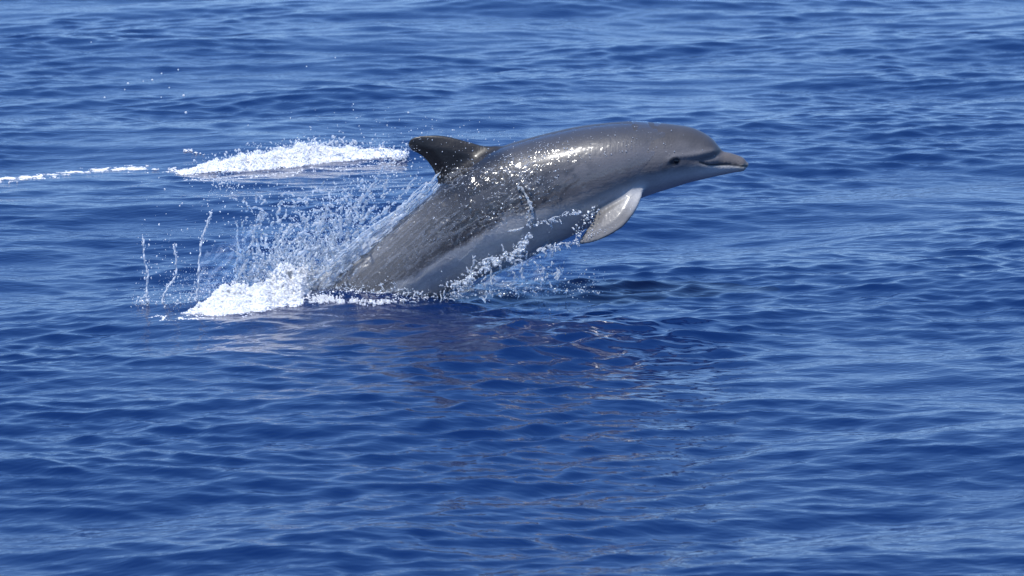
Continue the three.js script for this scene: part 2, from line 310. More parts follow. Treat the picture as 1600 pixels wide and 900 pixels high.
const dolphin = new THREE.Group(); dolphin.name = 'dolphin'; scene.add(dolphin);
tag(dolphin, 'grey bottlenose dolphin leaping out of the sea with wet back', 'dolphin');
{
  const g = surfaceNets(field, BN[0], BN[1], BN[2], BX0, BY0, (0.5 - BN[2] / 2) * CELL, CELL);
  smoothNormals(g, 2);
  const p = g.attributes.position.array, n = p.length / 3, col = new Float32Array(n * 3), uv = new Float32Array(n * 2);
  const cape = [0.075, 0.071, 0.072], flank = [0.180, 0.168, 0.166], belly = [0.62, 0.605, 0.585], fin = [0.013, 0.012, 0.0125], pale = [0.55, 0.53, 0.46], flip = [0.225, 0.212, 0.198], dark = [0.014, 0.013, 0.014];
  const lerp = (a, b, t) => a.map((x, i) => mix(x, b[i], t));
  for (let i = 0; i < n; i++) {
    const x = p[i * 3], y = p[i * 3 + 1], z = p[i * 3 + 2], [s, v] = svAt(x, y), az = Math.abs(z);
    const wob = 0.10 * fbm3(x * 3, y * 3, z * 3) + 0.04 * n3(x * 11, y * 11, z * 11);
    const vv = v + wob, rear = smooth(13, 18, s);
    const capeLine = mix(0.52, 0.10, rear) + 0.12 * (1 - smooth(4, 9, s)), bellyLine = mix(-0.28, -0.12, rear) + 0.26 * (1 - smooth(3.5, 8.5, s));
    let c = lerp(flank, cape, smooth(capeLine - mix(0.24, 0.14, rear), capeLine + mix(0.22, 0.10, rear), vv));
    if (s < 13) c = c.map(q => q * (1 + 0.22 * (1 - smooth(9, 13, s))));
    if (rear > 0) c = lerp(c, [0.074, 0.071, 0.071], rear * 0.8);
    c = lerp(c, [0.218, 0.204, 0.190], smooth(19.5, 22.5, s) * 0.85);
    { const m = smooth(12.5, 15, s) * (1 - smooth(19.5, 22, s)) * smooth(-0.2, 0, v) * (1 - smooth(0.45, 0.8, v)); if (m > 0) c = lerp(c, [0.030, 0.029, 0.030], m * smooth(-0.2, 0.5, fbm3((x * 0.78 + y * 0.63) * 12, (y * 0.78 - x * 0.63) * 26, z * 14)) * 0.75); }
    c = lerp(belly, c, smooth(bellyLine - mix(0.30, 0.09, rear), bellyLine + mix(0.22, 0.05, rear), vv));
    if (s > 8 && s < 17) c = lerp(c, [0.34, 0.325, 0.315], 0.42 * Math.exp(-Math.pow(lineDist(blaze, x, y)[0] / 0.028, 2)) * (0.75 + 0.5 * n3(x * 14, y * 30, z * 20)));
    if (x > 0.55) { // head marks
      const e = Math.hypot(x - eyeC.x, (y - eyeC.y) * 1.3); c = lerp(c, dark, 0.96 * (1 - smooth(0.018, 0.0265, e)));
      const [es] = lineDist(px([[1052, 247], [1036, 258]]), x, y); c = lerp(c, [0.06, 0.06, 0.065], 0.35 * (1 - smooth(0.004, 0.018, es)));
      const [m, mt] = lineDist(mouth, x, y); 
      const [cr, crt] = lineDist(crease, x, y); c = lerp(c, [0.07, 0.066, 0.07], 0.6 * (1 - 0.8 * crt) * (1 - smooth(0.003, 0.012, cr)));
      const [bw] = lineDist(brow, x, y); c = lerp(c, [0.34, 0.32, 0.31], 0.18 * (1 - smooth(0.003, 0.016, bw)));
      if (s < 4.6 && y > at(1140, 256).y) c = lerp(c, [0.185, 0.162, 0.148], 0.85 * (1 - smooth(3.4, 5.5, s)));
      if (s < 1.9 && y < at(1158, 256.6).y) c = lerp(pale, c, smooth(0.9, 1.9, s) * 0.9);
      const lip = smooth(0.004, 0.007, m) * (1 - smooth(0.009, 0.015, m)) * (y < at(1120, 255.5).y ? 1 : 0) * (1 - mt); c = lerp(c, pale, 0.55 * lip);
      c = lerp(c, dark, 0.85 * (1 - smooth(0.0018, 0.0062, m)));
    }
    if (s > 15 && s < 22 && v > 0.5) c = lerp(c, fin, 1 - smooth(-0.03, 0.05, polyDist(dorsal, x, y)));
    const q = new THREE.Vector3(x, y, az).sub(flipO), fa = q.dot(flipL), fd = q.dot(flipN);
    if (fa > 0.0 && Math.abs(fd) < 0.035 && polyDist(flipper, fa, q.dot(flipC)) < 0.01) c = lerp(c, fd > -0.012 ? flip : [0.33, 0.32, 0.32], smooth(0.0, 0.10, fa) * smooth(-0.035, -0.012, -Math.abs(fd)));
    const grain = 1 + (0.05 + 0.05 * rear) * fbm3(x * 9 + 3, y * 22, z * 22) + 0.05 * rear * n3(x * 40, y * 70, z * 70);
    for (let k = 0; k < 3; k++) col[i * 3 + k] = clamp(c[k] * grain * 0.84, 0.004, 0.9);
    uv[i * 2] = (x - BX0) / 2.2; uv[i * 2 + 1] = (y - BY0) / 1.3;
  }
  g.setAttribute('color', new THREE.BufferAttribute(col, 3)); g.setAttribute('uv', new THREE.BufferAttribute(uv, 2));
  // wet skin: fine relief that breaks up the shine
  const T = 512, bd = new Uint8Array(T * T * 4), a = mulberry(5), tn = createNoise3D(a);
  for (let j = 0; j < T; j++) for (let i = 0; i < T; i++) {
    const u = i / T * 2 * Math.PI, w = j / T * 2 * Math.PI, s = (f, g2) => { const A = tn(Math.cos(u) * f, Math.sin(u) * f, Math.cos(w) * g2 + 5), B = tn(Math.cos(w) * g2, Math.sin(w) * g2, Math.sin(u) * f - 7); return (A + B) * 0.5; };
    const h = 128 + 70 * s(5, 6) + 45 * s(14, 16); bd.set([h, h, h, 255], (j * T + i) * 4);
  }
  const bt = new THREE.DataTexture(bd, T, T); bt.wrapS = bt.wrapT = THREE.RepeatWrapping; bt.magFilter = THREE.LinearFilter; bt.needsUpdate = true;
  bt.repeat.set(4.4, 2.6);
  // fine mottling, old rake marks and small scars
  const MW = 2048, MH = 1210, md = new Uint8Array(MW * MH * 4), mv = new Float32Array(MW * MH), sr = mulberry(88), sn = createNoise2D(sr);
  for (let j = 0; j < MH; j++) for (let i = 0; i < MW; i++) mv[j * MW + i] = 0.86 + 0.05 * sn(i * 0.012, j * 0.02) + 0.03 * sn(i * 0.05, j * 0.075 + 50) + 0.015 * sn(i * 0.16, j * 0.22);
  const scratch = (x0, y0, th, L, w, k) => { for (let q = 0; q < L; q += 0.5) { const t = q / L, cx = x0 + Math.cos(th) * q, cy = y0 + Math.sin(th) * q + 6 * Math.sin(t * 2.2 + x0); const e = Math.sin(t * Math.PI) * k; for (let b = -2; b <= 2; b++) { const X = Math.round(cx), Y = Math.round(cy + b); if (X >= 0 && Y >= 0 && X < MW && Y < MH) { const f = Math.exp(-b * b / (w * w)); mv[Y * MW + X] = mix(mv[Y * MW + X], k > 0 ? 1 : 0.6, Math.abs(e) * f); } } } };
  for (let q = 0; q < 70; q++) { const X = 1050 + sr() * 800, Y = 600 + sr() * 450, th = 0.2 + (sr() - 0.5) * 1.1, n = sr() < 0.35 ? 4 : 1; for (let e = 0; e < n; e++) scratch(X + e * 2, Y + e * 9, th, 25 + 110 * sr(), 1.2, (sr() < 0.7 ? 0.5 : -0.5) * (0.4 + 0.6 * sr())); }
  for (let q = 0; q < MW * MH; q++) { const v = clamp(mv[q] * 255, 0, 255); md.set([v, v, v, 255], q * 4); }
  const mt = new THREE.DataTexture(md, MW, MH); mt.magFilter = THREE.LinearFilter; mt.colorSpace = THREE.NoColorSpace; mt.needsUpdate = true;
  const skin = new THREE.MeshPhysicalMaterial({ map: mt, vertexColors: true, roughness: 0.46, clearcoat: 0.20, clearcoatRoughness: 0.20, ior: 1.4, bumpMap: bt, bumpScale: 0.0012 });
  mesh('body', g, skin, dolphin);
  // eyes
  for (const side of [1, -1]) {
    let zz = 0.1; { const [s, v] = svAt(eyeC.x, eyeC.y), w = SEC[Math.round(s * SUB)][4]; zz = w * Math.sqrt(1 - v * v); }
    const e = mesh('eye', new THREE.SphereGeometry(0.0150, 24, 16), new THREE.MeshPhysicalMaterial({ color: 0x070606, roughness: 0.22 }), dolphin);
    e.position.set(eyeC.x, eyeC.y - 0.001, side * (zz - 0.0115)); e.scale.set(1.25, 0.8, 0.8);
  }
}
// ---------------------------------------------------------------- water thrown up by the leap
function fieldAt(p) {
  const [nx, ny, nz] = BN, x = (p.x - BX0) / CELL, y = (p.y - BY0) / CELL, z = p.z / CELL + nz / 2 - 0.5, i = Math.floor(x), j = Math.floor(y), k = Math.floor(z);
  if (i < 0 || j < 0 || k < 0 || i > nx - 2 || j > ny - 2 || k > nz - 2) return 1;
  return field[i + j * nx + k * nx * ny];
}
function onBody(u, v) { // where the sight line meets the animal's flank (null where it misses)
  for (let z = 0.33; z > -0.2; z -= 0.002) { const p = at(u, v, z); if (fieldAt(p) < 0) return p; }
  return null;
}
const clearFilm = new THREE.MeshPhysicalMaterial({ color: 0xffffff, roughness: 0.13, transmission: 1, thickness: 0, ior: 1.5 });
const tailFilm = new THREE.MeshPhysicalMaterial({ color: new THREE.Color().setRGB(0.90, 0.92, 0.95), roughness: 0.36, transmission: 1, thickness: 0, ior: 1.45 });
const clearWater = new THREE.MeshPhysicalMaterial({ color: 0xf4faff, roughness: 0.06, transmission: 0.70, thickness: 0.01, ior: 1.333 });
const dropWater = new THREE.MeshPhysicalMaterial({ color: 0xf6fbff, roughness: 0.08, transmission: 0.42, thickness: 0.01, ior: 1.333 });
const flankWater = new THREE.MeshPhysicalMaterial({ color: 0xffffff, roughness: 0.12, transmission: 0.94, thickness: 0, ior: 1.5 });
const clearBead = new THREE.MeshPhysicalMaterial({ color: 0xf4f8ff, roughness: 0.10, transmission: 0.5, thickness: 0.01, ior: 1.45 });
const foamMat = new THREE.MeshPhysicalMaterial({ color: new THREE.Color().setRGB(0.97, 0.97, 0.965), roughness: 0.9, ior: 1.333 });

{ // film streaming over the rear of the back: a skin of water of uneven thickness
  const [nx, ny, nz] = BN, ff = new Float32Array(field.length).fill(1), ca = Math.cos(0.68), sa = Math.sin(0.68), qf = new THREE.Vector3();
  for (let k = 0; k < nz; k++) for (let j = 0; j < ny; j++) for (let i = 0; i < nx; i++) {
    const o = i + j * nx + k * nx * ny, f = field[o]; if (f > 0.05 || f < -0.03) { ff[o] = f > 0 ? 1 : -1; continue; }
    const x = BX0 + i * CELL, y = BY0 + j * CELL, z = (k + 0.5 - nz / 2) * CELL, s = SV[(j * nx + i) * 2], v = SV[(j * nx + i) * 2 + 1];
    const a = x * ca + y * sa, b = -x * sa + y * ca;
    const mid = smooth(13.2, 15.2, s) * (1 - smooth(19.5, 22, s)) * smooth(-0.40, -0.10, v) * (1 - smooth(0.60, 0.95, v));
    const tail = smooth(17.5, 20.5, s), low = smooth(14, 16, s) * (1 - smooth(-0.75, -0.4, v));
    const patch = smooth(-0.25, 0.35, fbm3(a * 9, b * 11, z * 9 + 3));
    let t = mix(-0.012, 0.0022, smooth(8.8, 11.8, s + 1.2 * n3(a * 9, b * 20, z * 9)) * smooth(-0.35, -0.1, v));
    t += 0.0009 * n3(a * 34, b * 60, z * 50) + 0.0006 * n3(a * 75, b * 110, z * 90);
    t += mid * patch * (0.003 + 0.0060 * n3(a * 30, b * 40, z * 34) + 0.0030 * n3(a * 66, b * 78, z * 70));
    t += tail * (0.014 + 0.0035 * n3(a * 6, b * 30, z * 30) + 0.0022 * n3(a * 12 + 4, b * 70, z * 60) + 0.012 * smooth(0.55, 1.0, v) * (0.5 + n3(a * 4, b * 12, z * 12)));
    t += low * (0.014 + 0.006 * n3(a * 30 + 8, b * 40, z * 40));
    qf.set(x, y, Math.abs(z)).sub(flipO); const fa = qf.dot(flipL), fc = qf.dot(flipC);
    if (z > 0 && fa > 0.02 && Math.abs(qf.dot(flipN)) < 0.05 && polyDist(flipper, fa, fc) < 0.01) t = 0.0016 + smooth(0.03, 0.12, fa) * (0.0010 * n3(x * 70, y * 80, z * 70) + 0.0008 * n3(x * 130, y * 140, z * 120));
    if (v > 0.95 && s > 12) t -= 0.03 * smooth(0.95, 1.15, v) * (1 - smooth(20.5, 21.5, s));
    ff[o] = f - Math.max(t, -0.012);
  }
  const g = surfaceNets(ff, nx, ny, nz, BX0, BY0, (0.5 - nz / 2) * CELL, CELL); smoothNormals(g, 1); const P = g.attributes.position.array, I = g.index.array, keep = [], q = new THREE.Vector3();
  const inn = new Uint8Array(P.length / 3); for (let i = 0; i < inn.length; i++) inn[i] = fieldAt(q.fromArray(P, i * 3)) < -0.004 ? 1 : 0;
  for (let t = 0; t < I.length; t += 3) if (!(inn[I[t]] && inn[I[t + 1]] && inn[I[t + 2]])) keep.push(I[t], I[t + 1], I[t + 2]);
  const back = [], tail = []; for (let t = 0; t < keep.length; t += 3) (svAt(P[keep[t] * 3], P[keep[t] * 3 + 1])[0] > 19.6 + 1.5 * n3(P[keep[t] * 3] * 5, P[keep[t] * 3 + 1] * 5, 2) ? tail : back).push(keep[t], keep[t + 1], keep[t + 2]);
  const g2 = g.clone(); g.setIndex(back); g2.setIndex(tail);
  tag(mesh('water_film', g, clearFilm), 'clear glittering film of water on the back of the leaping dolphin', 'water film', null, 'stuff');
  tag(mesh('water_film_001', g2, tailFilm), 'milky streaks of water pouring down the tail of the dolphin', 'water film', null, 'stuff');
}

class Blobs { // balls of water that run together
  constructor(lo, hi, h, k) { this.lo = lo; this.h = h; this.k = k; this.n = [0, 1, 2].map(c => Math.ceil((hi.getComponent(c) - lo.getComponent(c)) / h) + 1); this.f = new Float32Array(this.n[0] * this.n[1] * this.n[2]).fill(1); }
  ball(p, r) {
    const { lo, h, n, f, k } = this, m = r + k + 2 * h, a = [], b = [];
    for (let c = 0; c < 3; c++) { const q = (p.getComponent(c) - lo.getComponent(c)); a[c] = Math.max(1, Math.floor((q - m) / h)); b[c] = Math.min(n[c] - 2, Math.ceil((q + m) / h)); }
    for (let z = a[2]; z <= b[2]; z++) for (let y = a[1]; y <= b[1]; y++) for (let x = a[0]; x <= b[0]; x++) {
      const d = Math.hypot(lo.x + x * h - p.x, lo.y + y * h - p.y, lo.z + z * h - p.z) - r, o = x + y * n[0] + z * n[0] * n[1]; f[o] = smin(f[o], d, k);
    }
  }
  strand(pts, r0, r1, step, wob, gaps = 0.45) { // a thread that thins and beads
    const c = new THREE.CatmullRomCurve3(pts), L = c.getLength(), N = Math.max(3, Math.round(L / step)), ph = rnd() * 9;
    for (let i = 0; i <= N; i++) {
      const t = i / N, p = c.getPoint(t), b = 0.5 + 0.5 * Math.sin(t * L / 0.011 + ph + 3 * n2(t * 6, ph));
      if (n2(t * L * 22, ph + 20) < -gaps) continue;
      p.x += wob * gauss(); p.y += wob * gauss(); p.z += wob * gauss();
      this.ball(p, mix(r0, r1, t) * (0.55 + 0.75 * b) * (0.7 + 0.6 * rnd()));
    }
  }
  build(name, mat) { const [x, y, z] = this.n, g = surfaceNets(this.f, x, y, z, this.lo.x, this.lo.y, this.lo.z, this.h); smoothNormals(g, 1); return mesh(name, g, mat); }
}
const BALL = new THREE.IcosahedronGeometry(1, 1), M4 = new THREE.Matrix4(), QQ = new THREE.Quaternion(), UPV = new THREE.Vector3(0, 1, 0);
const GRAINS = []; // little clusters of fine froth bubbles
for (let q = 0; q < 3; q++) {
  const r = mulberry(300 + q), parts = [];
  for (let i = 0; i < 26; i++) { const g = new THREE.OctahedronGeometry(0.13 + 0.22 * Math.pow(r(), 2), 1), d = new THREE.Vector3(r() - 0.5, r() - 0.5, r() - 0.5).normalize().multiplyScalar(1.15 * Math.pow(r(), 0.55)); g.translate(d.x, d.y, d.z); parts.push(g); }
  GRAINS.push(mergeGeometries(parts));
}
function drops(name, list, mat, DROP = BALL) { // [point, radius, direction, stretch]
  const g = new THREE.InstancedMesh(DROP, mat, list.length); g.name = name;
  list.forEach(([p, r, d, e], i) => { if (d) QQ.setFromUnitVectors(UPV, d); else QQ.identity(); g.setMatrixAt(i, M4.compose(p, QQ, new THREE.Vector3(r, r * (e || 1), r))); });
  scene.add(g); return g;
}
const dirIn = (du, dv, dz) => new THREE.Vector3(du, -dv, dz).normalize();
const radius = (a, b) => a + (b - a) * Math.pow(rnd(), 3.3);
const edge = (list, t) => { const x = t * (list.length - 1), i = Math.min(list.length - 2, Math.floor(x)), f = x - i; return [mix(list[i][0], list[i + 1][0], f), mix(list[i][1], list[i + 1][1], f)]; };
const vAt = (list, u) => { for (let i = 0; i < list.length - 1; i++) if (u <= list[i + 1][0]) return mix(list[i][1], list[i + 1][1], clamp((u - list[i][0]) / (list[i + 1][0] - list[i][0]), 0, 1)); return list[list.length - 1][1]; };

// foam heaps: froth between a top and a bottom edge, standing on the sea
function froth(top, bottom, count, depth, rmin, rmax, seed, zcap) {
  const r = mulberry(seed), out = [], u0 = top[0][0], u1 = top[top.length - 1][0], N = 90, base = [];
  for (let i = 0; i <= N; i++) { const u = mix(u0, u1, i / N); const z = hitSea(u, vAt(bottom, u)).z; base.push(zcap ? clamp(z, -0.3, zcap(u)) : z); }
  while (out.length < count) {
    const u = mix(u0, u1, r()), vt = vAt(top, u), vb = vAt(bottom, u) + 3 * n2(u * 0.06, seed) + 1.5 * n2(u * 0.2, seed), h = r(), back = h * 0.62 + 0.38 * r();
    const lump = n3(u * 0.05, h * 2.0 + seed, back * 3), fine = n3(u * 0.15, h * 5, back * 7 + seed), spike = n3(u * 0.42, h * 1.5, back * 9 + seed);
    if (h > 0.68 + 0.30 * lump + 0.17 * fine + 0.22 * spike || (h < 0.3 && n3(u * 0.07, seed, back * 4) < -0.62)) continue;
    const z0 = base[Math.round((u - u0) / (u1 - u0) * N)], lift = h * (vb - vt) * (CAM_Z - z0) / FPX; // froth lies no deeper than the water behind its foot
    const p = at(u + (r() - 0.5) * 5, mix(vb + 3, vt, h) + (r() - 0.5) * 3, z0 - Math.min(back * depth, lift * 5.5 * (0.3 + 0.7 * r())));
    out.push([p, rmin + (rmax - rmin) * Math.pow(r(), 3) * (1 - 0.4 * h), dirIn(r() - 0.5, r() - 0.5, r() - 0.5), 0.8 + 0.7 * r()]);
  }
  return out;
}
const topA = [[256, 502], [280, 492], [298, 484], [323, 466], [350, 445], [372, 438], [400, 444], [427, 422], [445, 402], [462, 412], [482, 410], [510, 404], [550, 398]];
const botA = [[256, 506], [300, 499], [334, 494], [372, 490], [416, 484], [455, 477], [496, 470], [524, 458], [550, 420]];
tag(drops('splash_foam', froth(topA, botA, 24000, 0.30, 0.0045, 0.0105, 31, u => mix(0.5, -0.10, smooth(440, 510, u))), foamMat, GRAINS[0]), 'heap of bright white foam where the dolphin breaks out of the sea', 'foam', null, 'stuff');
const collar = froth([[480, 460], [510, 458], [560, 466], [600, 469], [650, 468]], [[480, 474], [520, 475], [560, 475], [600, 473], [650, 469]], 2600, 0.12, 0.0030, 0.0065, 33).filter(([p]) => n2(p.x * 26, p.z * 20) + 0.9 * n2(p.x * 70, p.z * 60 + p.y * 50) > 0.35 - 0.7 * smooth(-0.6, -0.8, p.x));
tag(drops('foam_collar', collar, foamMat, GRAINS[2]), 'broken ring of froth round the tail of the dolphin at the waterline', 'foam', null, 'stuff');
const topB = [[283, 270], [305, 262], [330, 252], [371, 242], [412, 234], [440, 230], [466, 224], [483, 222], [510, 227], [536, 227], [570, 231], [590, 232], [612, 234], [632, 239]];
const botB = [[283, 273], [330, 269], [396, 267], [454, 262], [516, 254], [570, 249], [602, 246], [632, 243]];
tag(drops('wake_foam', froth(topB, botB, 24000, 0.42, 0.0055, 0.0125, 32), foamMat, GRAINS[1]), 'long low bank of white foam on the sea behind the dolphin', 'foam', null, 'stuff');
{ // lace of flat foam that drifts on the surface left of the bank
  const list = [], r = mulberry(77);
  const lane = [[-30, 284, 9], [0, 280, 8], [40, 275, 8], [90, 271, 8], [130, 264, 7], [180, 261, 6], [225, 261, 6], [262, 264, 7], [300, 267, 6], [330, 266, 5]];
  while (list.length < 4200) {
    const x = r() * (lane.length - 1), i = Math.floor(x), f = x - i, c = [0, 1, 2].map(q => mix(lane[i][q], lane[i + 1][q], f)), dv = (r() + r() - 1) * c[2] * 1.0;
    const b = onSea(c[0], c[1] + dv), e = 0.62 + 0.38 * n2(b.x * 3.2, b.z * 2.0) + 0.55 * n2(b.x * 11, b.z * 7) + 0.3 * n2(b.x * 28, b.z * 18) - 0.5 * Math.abs(dv / c[2]);
    if (r() > 0.75 * Math.pow(smooth(0.25, 1.5, e), 1.6)) continue;
    const p = seaPoint(b.x, b.z); p.y += 0.001;
    list.push([p, radius(0.0014, 0.0052), UPV, 0.4]);
  }
  for (const [path, n] of [[[[283, 277, 4], [396, 271, 5], [516, 259, 5], [640, 247, 4]], 2600], [[[225, 500, 4], [300, 502, 5], [400, 491, 6], [500, 478, 6], [620, 476, 4], [700, 474, 4]], 3000]])
    for (let k = 0; k < n; k++) { // thin froth on the water at the foot of the heaps
      const x = r() * (path.length - 1), i = Math.floor(x), f = x - i, c = [0, 1, 2].map(q => mix(path[i][q], path[i + 1][q], f)), b = onSea(c[0], c[1] + (r() + r() - 1) * c[2]);
      if (Math.abs(n2(b.x * 9, b.z * 6)) > 0.30 * r() + 0.06) continue;
      const p = seaPoint(b.x, b.z); list.push([p, radius(0.0012, 0.0048), UPV, 0.5]);
    }
  for (let k = 0; k < 300; k++) { const u = 284 + r() * 52, b = onSea(u, 243 + (r() + r() - 1) * 3 + 0.04 * (u - 284)); if (r() > smooth(-0.3, 0.5, n2(b.x * 9, b.z * 6)) * (1.2 - (u - 284) / 60)) continue; const p = seaPoint(b.x, b.z); p.y += 0.004; if (r() < 0.5) list.push([p, radius(0.002, 0.007), UPV, 0.6]); }
  tag(drops('foam_streak', list, foamMat), 'thin lacy foam drifting flat on the sea, streaked out to the left edge', 'foam', null, 'stuff');
}

// threads and lace of water behind the tail
const P3 = (list, z0, z1) => list.map(([u, v], i) => at(u, v, mix(z0, z1, i / (list.length - 1))));
{
  const b = new Blobs(at(340, 500, 0).setZ(-0.34), at(690, 255, 0).setZ(0.30), 0.0034, 0.005);
  const fixed = [[[370, 440], [389, 401], [397, 362], [403, 340], [414, 332]], [[403, 448], [411, 417], [427, 401]], [[455, 434], [444, 401], [455, 362], [477, 343], [463, 332]], [[521, 410], [521, 371], [525, 340]], [[427, 440], [440, 420], [470, 402], [492, 372], [500, 350]], [[470, 430], [486, 396], [500, 384]], [[500, 420], [545, 385], [590, 352], [640, 310]], [[520, 398], [560, 362], [600, 330], [650, 285]], [[560, 352], [575, 335], [600, 300], [606, 276]], [[560, 320], [585, 285], [601, 255]]];
  for (const f of fixed) { b.strand(P3(f, -0.05, 0.02), 0.0050, 0.0034, 0.0035, 0.0015); b.strand(P3(f.map(([u, v]) => [u + 5 * gauss(), v + 3 * gauss()]), -0.1, -0.02), 0.0034, 0.0026, 0.004, 0.002); }
  for (let i = 0; i < 300; i++) { // short curling shreds, thickest low down beside the tail
    const t = Math.pow(rnd(), 0.9), u = mix(365, 575, rnd()) , v0 = mix(440, 300, Math.pow(rnd(), 1.7)) - (u - 470) * 0.16;
    if (u > 470 && v0 > 468 - (u - 470) * 0.78) continue;
    const z = -0.12 + 0.14 * gauss(), L = 6 + 18 * rnd(), th = -0.9 + gauss() * 0.8, bend = gauss() * 0.7, pts = [];
    for (let k = 0; k < 4; k++) pts.push(at(u + Math.cos(th + bend * k / 3) * L * k / 3, v0 + Math.sin(th + bend * k / 3) * L * k / 3, clamp(z + 0.01 * k * gauss(), -0.3, 0.26)));
    b.strand(pts, mix(0.0026, 0.0060, t * rnd()), 0.0026, 0.0036, 0.001);
  }
  for (let i = 0; i < 64; i++) { // long threads thrown up in arcs
    const u = mix(365, 560, rnd()), v = vAt([[360, 445], [430, 432], [500, 405], [560, 372]], u), dx = mix(-6, 34, rnd()), h = mix(28, 100, Math.pow(rnd(), 1.4)), z = -0.1 + 0.1 * gauss(), c = [];
    for (let k = 0; k < 6; k++) { const t = k / 5; c.push(at(u + dx * t + 3 * n2(i * 3, t * 3), v - h * t * (1.25 - 0.25 * t) + 2 * gauss(), clamp(z + 0.04 * t, -0.3, 0.26))); }
    b.strand(c, 0.0040, 0.0022, 0.0036, 0.0012, 0.25);
  }
  for (let i = 0; i < 34; i++) { // sheets of water tearing off the edge of the back
    const t0 = 0.55 * rnd(), t1 = t0 + 0.2 + 0.4 * rnd(), off = gauss() * 9 + 5, line = [[692, 272], [672, 298], [642, 328], [602, 362], [557, 400], [522, 432], [500, 462]], pts = [];
    for (let k = 0; k < 6; k++) { const t = Math.min(1, mix(t0, t1, k / 5)), [u, v] = edge(line, t); pts.push(at(u - off * 0.75 * (0.4 + t) + gauss(), v - off * 0.55 * (0.4 + t) + gauss(), 0.02 + 0.05 * n2(i, t * 2))); }
    b.strand(pts, 0.0024, 0.0044, 0.003, 0.0006);
  }
  tag(b.build('splash_lace', clearWater), 'tangled threads of clear water flying up behind the dolphin tail', 'splash', null, 'stuff');
}
{ // water pouring off the belly
  const b = new Blobs(at(430, 505, 0).setZ(-0.14), at(975, 275, 0).setZ(0.36), 0.0032, 0.0055);
  const bd = [];
  const band = (pts, n, ru, rv, r0, r1, z) => { for (let i = 0; i < n; i++) { // shreds and lumps that run together
    const t = rnd(), [u, v] = edge(pts, t), [u2, v2] = edge(pts, Math.min(1, t + 0.05)), uu = u + ru * gauss(), vv = v + rv * gauss(), zz = z + 0.025 * gauss();
    if (rnd() < 0.78) { if (rnd() < 0.25) b.ball(at(uu, vv, zz), radius(r0, r1) * 0.9); else bd.push([at(uu, vv, zz), radius(0.0010, r1 * 0.62), dirIn(gauss(), -0.6, gauss()), 1 + 1.4 * rnd()]); continue; }
    const th = Math.atan2(v2 - v, u2 - u) + 0.7 * gauss(), L = 4 + 9 * rnd(), c = []; for (let k = 0; k < 4; k++) c.push(at(uu + Math.cos(th + 0.2 * k) * L * k / 3, vv + Math.sin(th + 0.2 * k) * L * k / 3, zz + 0.004 * gauss()));
    b.strand(c, radius(r0 * 0.8, r1 * 0.5), r0 * 0.8, 0.0032, 0.0008, 0.6);
  } };
  band([[738, 428], [752, 414], [775, 408], [800, 398], [818, 384], [826, 370]], 230, 4, 5, 0.0028, 0.0095, 0.235);
  band([[690, 452], [720, 444], [742, 430]], 130, 6, 5, 0.0026, 0.0075, 0.21);
  band([[826, 398], [850, 390], [872, 385], [893, 379], [906, 376]], 80, 3, 2, 0.0026, 0.0060, 0.245);
  band([[838, 444], [850, 434], [862, 426]], 45, 3, 3, 0.0026, 0.0075, 0.1);
  band([[600, 470], [660, 464], [720, 461], [790, 455], [845, 455]], 240, 6, 4, 0.0024, 0.0065, 0.18);
  band([[838, 458], [880, 455], [905, 454], [938, 457]], 70, 5, 2, 0.0024, 0.0060, 0.05);
  band([[836, 350], [862, 344], [885, 336], [902, 331]], 60, 3, 2, 0.0024, 0.0058, 0.235);
  for (let i = 0; i < 46; i++) { const u = mix(730, 880, rnd()), v = mix(400, 452, rnd()), L = 6 + 20 * rnd(), z = 0.2 + 0.05 * gauss(); b.strand([at(u, v, z), at(u + 3 * gauss(), v - L * 0.5, z), at(u + 6 * gauss(), v - L, z)], 0.0034, 0.0024, 0.004, 0.0012); }
  for (const f of [[[795, 361], [812, 358], [826, 348], [832, 338], [829, 322], [822, 306], [814, 292]], [[828, 345], [835, 352], [842, 350]]]) {
    const pts = f.map(([u, v]) => { const p = onBody(u, v) || at(u, v, 0.18); p.z += 0.004; return p; }); b.strand(pts, 0.0034, 0.0038, 0.003, 0.0005);
    if (f.length > 4) for (let i = 0; i < 60; i++) { const q = pts[2 + Math.floor(rnd() * 5)].clone(); q.x += 0.012 * gauss(); q.y += 0.012 * gauss(); q.z += 0.006; b.ball(q, radius(0.0024, 0.006)); }
  }
  for (let i = 0; i < 130; i++) { // beads that run along the flipper's trailing edge
    const [u, v] = edge([[938, 324], [930, 338], [923, 346], [916, 358], [908, 366], [905, 376]], rnd()), p = onPlane(u + 4 * gauss() - 2, v + 4 * gauss(), flipN, flipO).addScaledVector(flipN, 0.012 + 0.03 * rnd()); if (i % 5) bd.push([p, radius(0.0012, 0.0046), dirIn(gauss(), gauss(), gauss()), 1 + rnd()]); else b.ball(p, radius(0.0024, 0.0056));
  }
  band([[505, 466], [545, 463], [590, 464], [640, 462]], 200, 8, 5, 0.0022, 0.0064, 0.11);
  band([[520, 452], [570, 452], [620, 455]], 90, 12, 7, 0.0020, 0.0042, 0.115);
  tag(drops('belly_drops', bd, dropWater), 'white drops shed along the belly and flipper of the dolphin', 'drops', null, 'stuff');
  tag(b.build('belly_spill', clearWater), 'bright beads of water spilling from under the belly of the dolphin', 'splash', null, 'stuff');
}
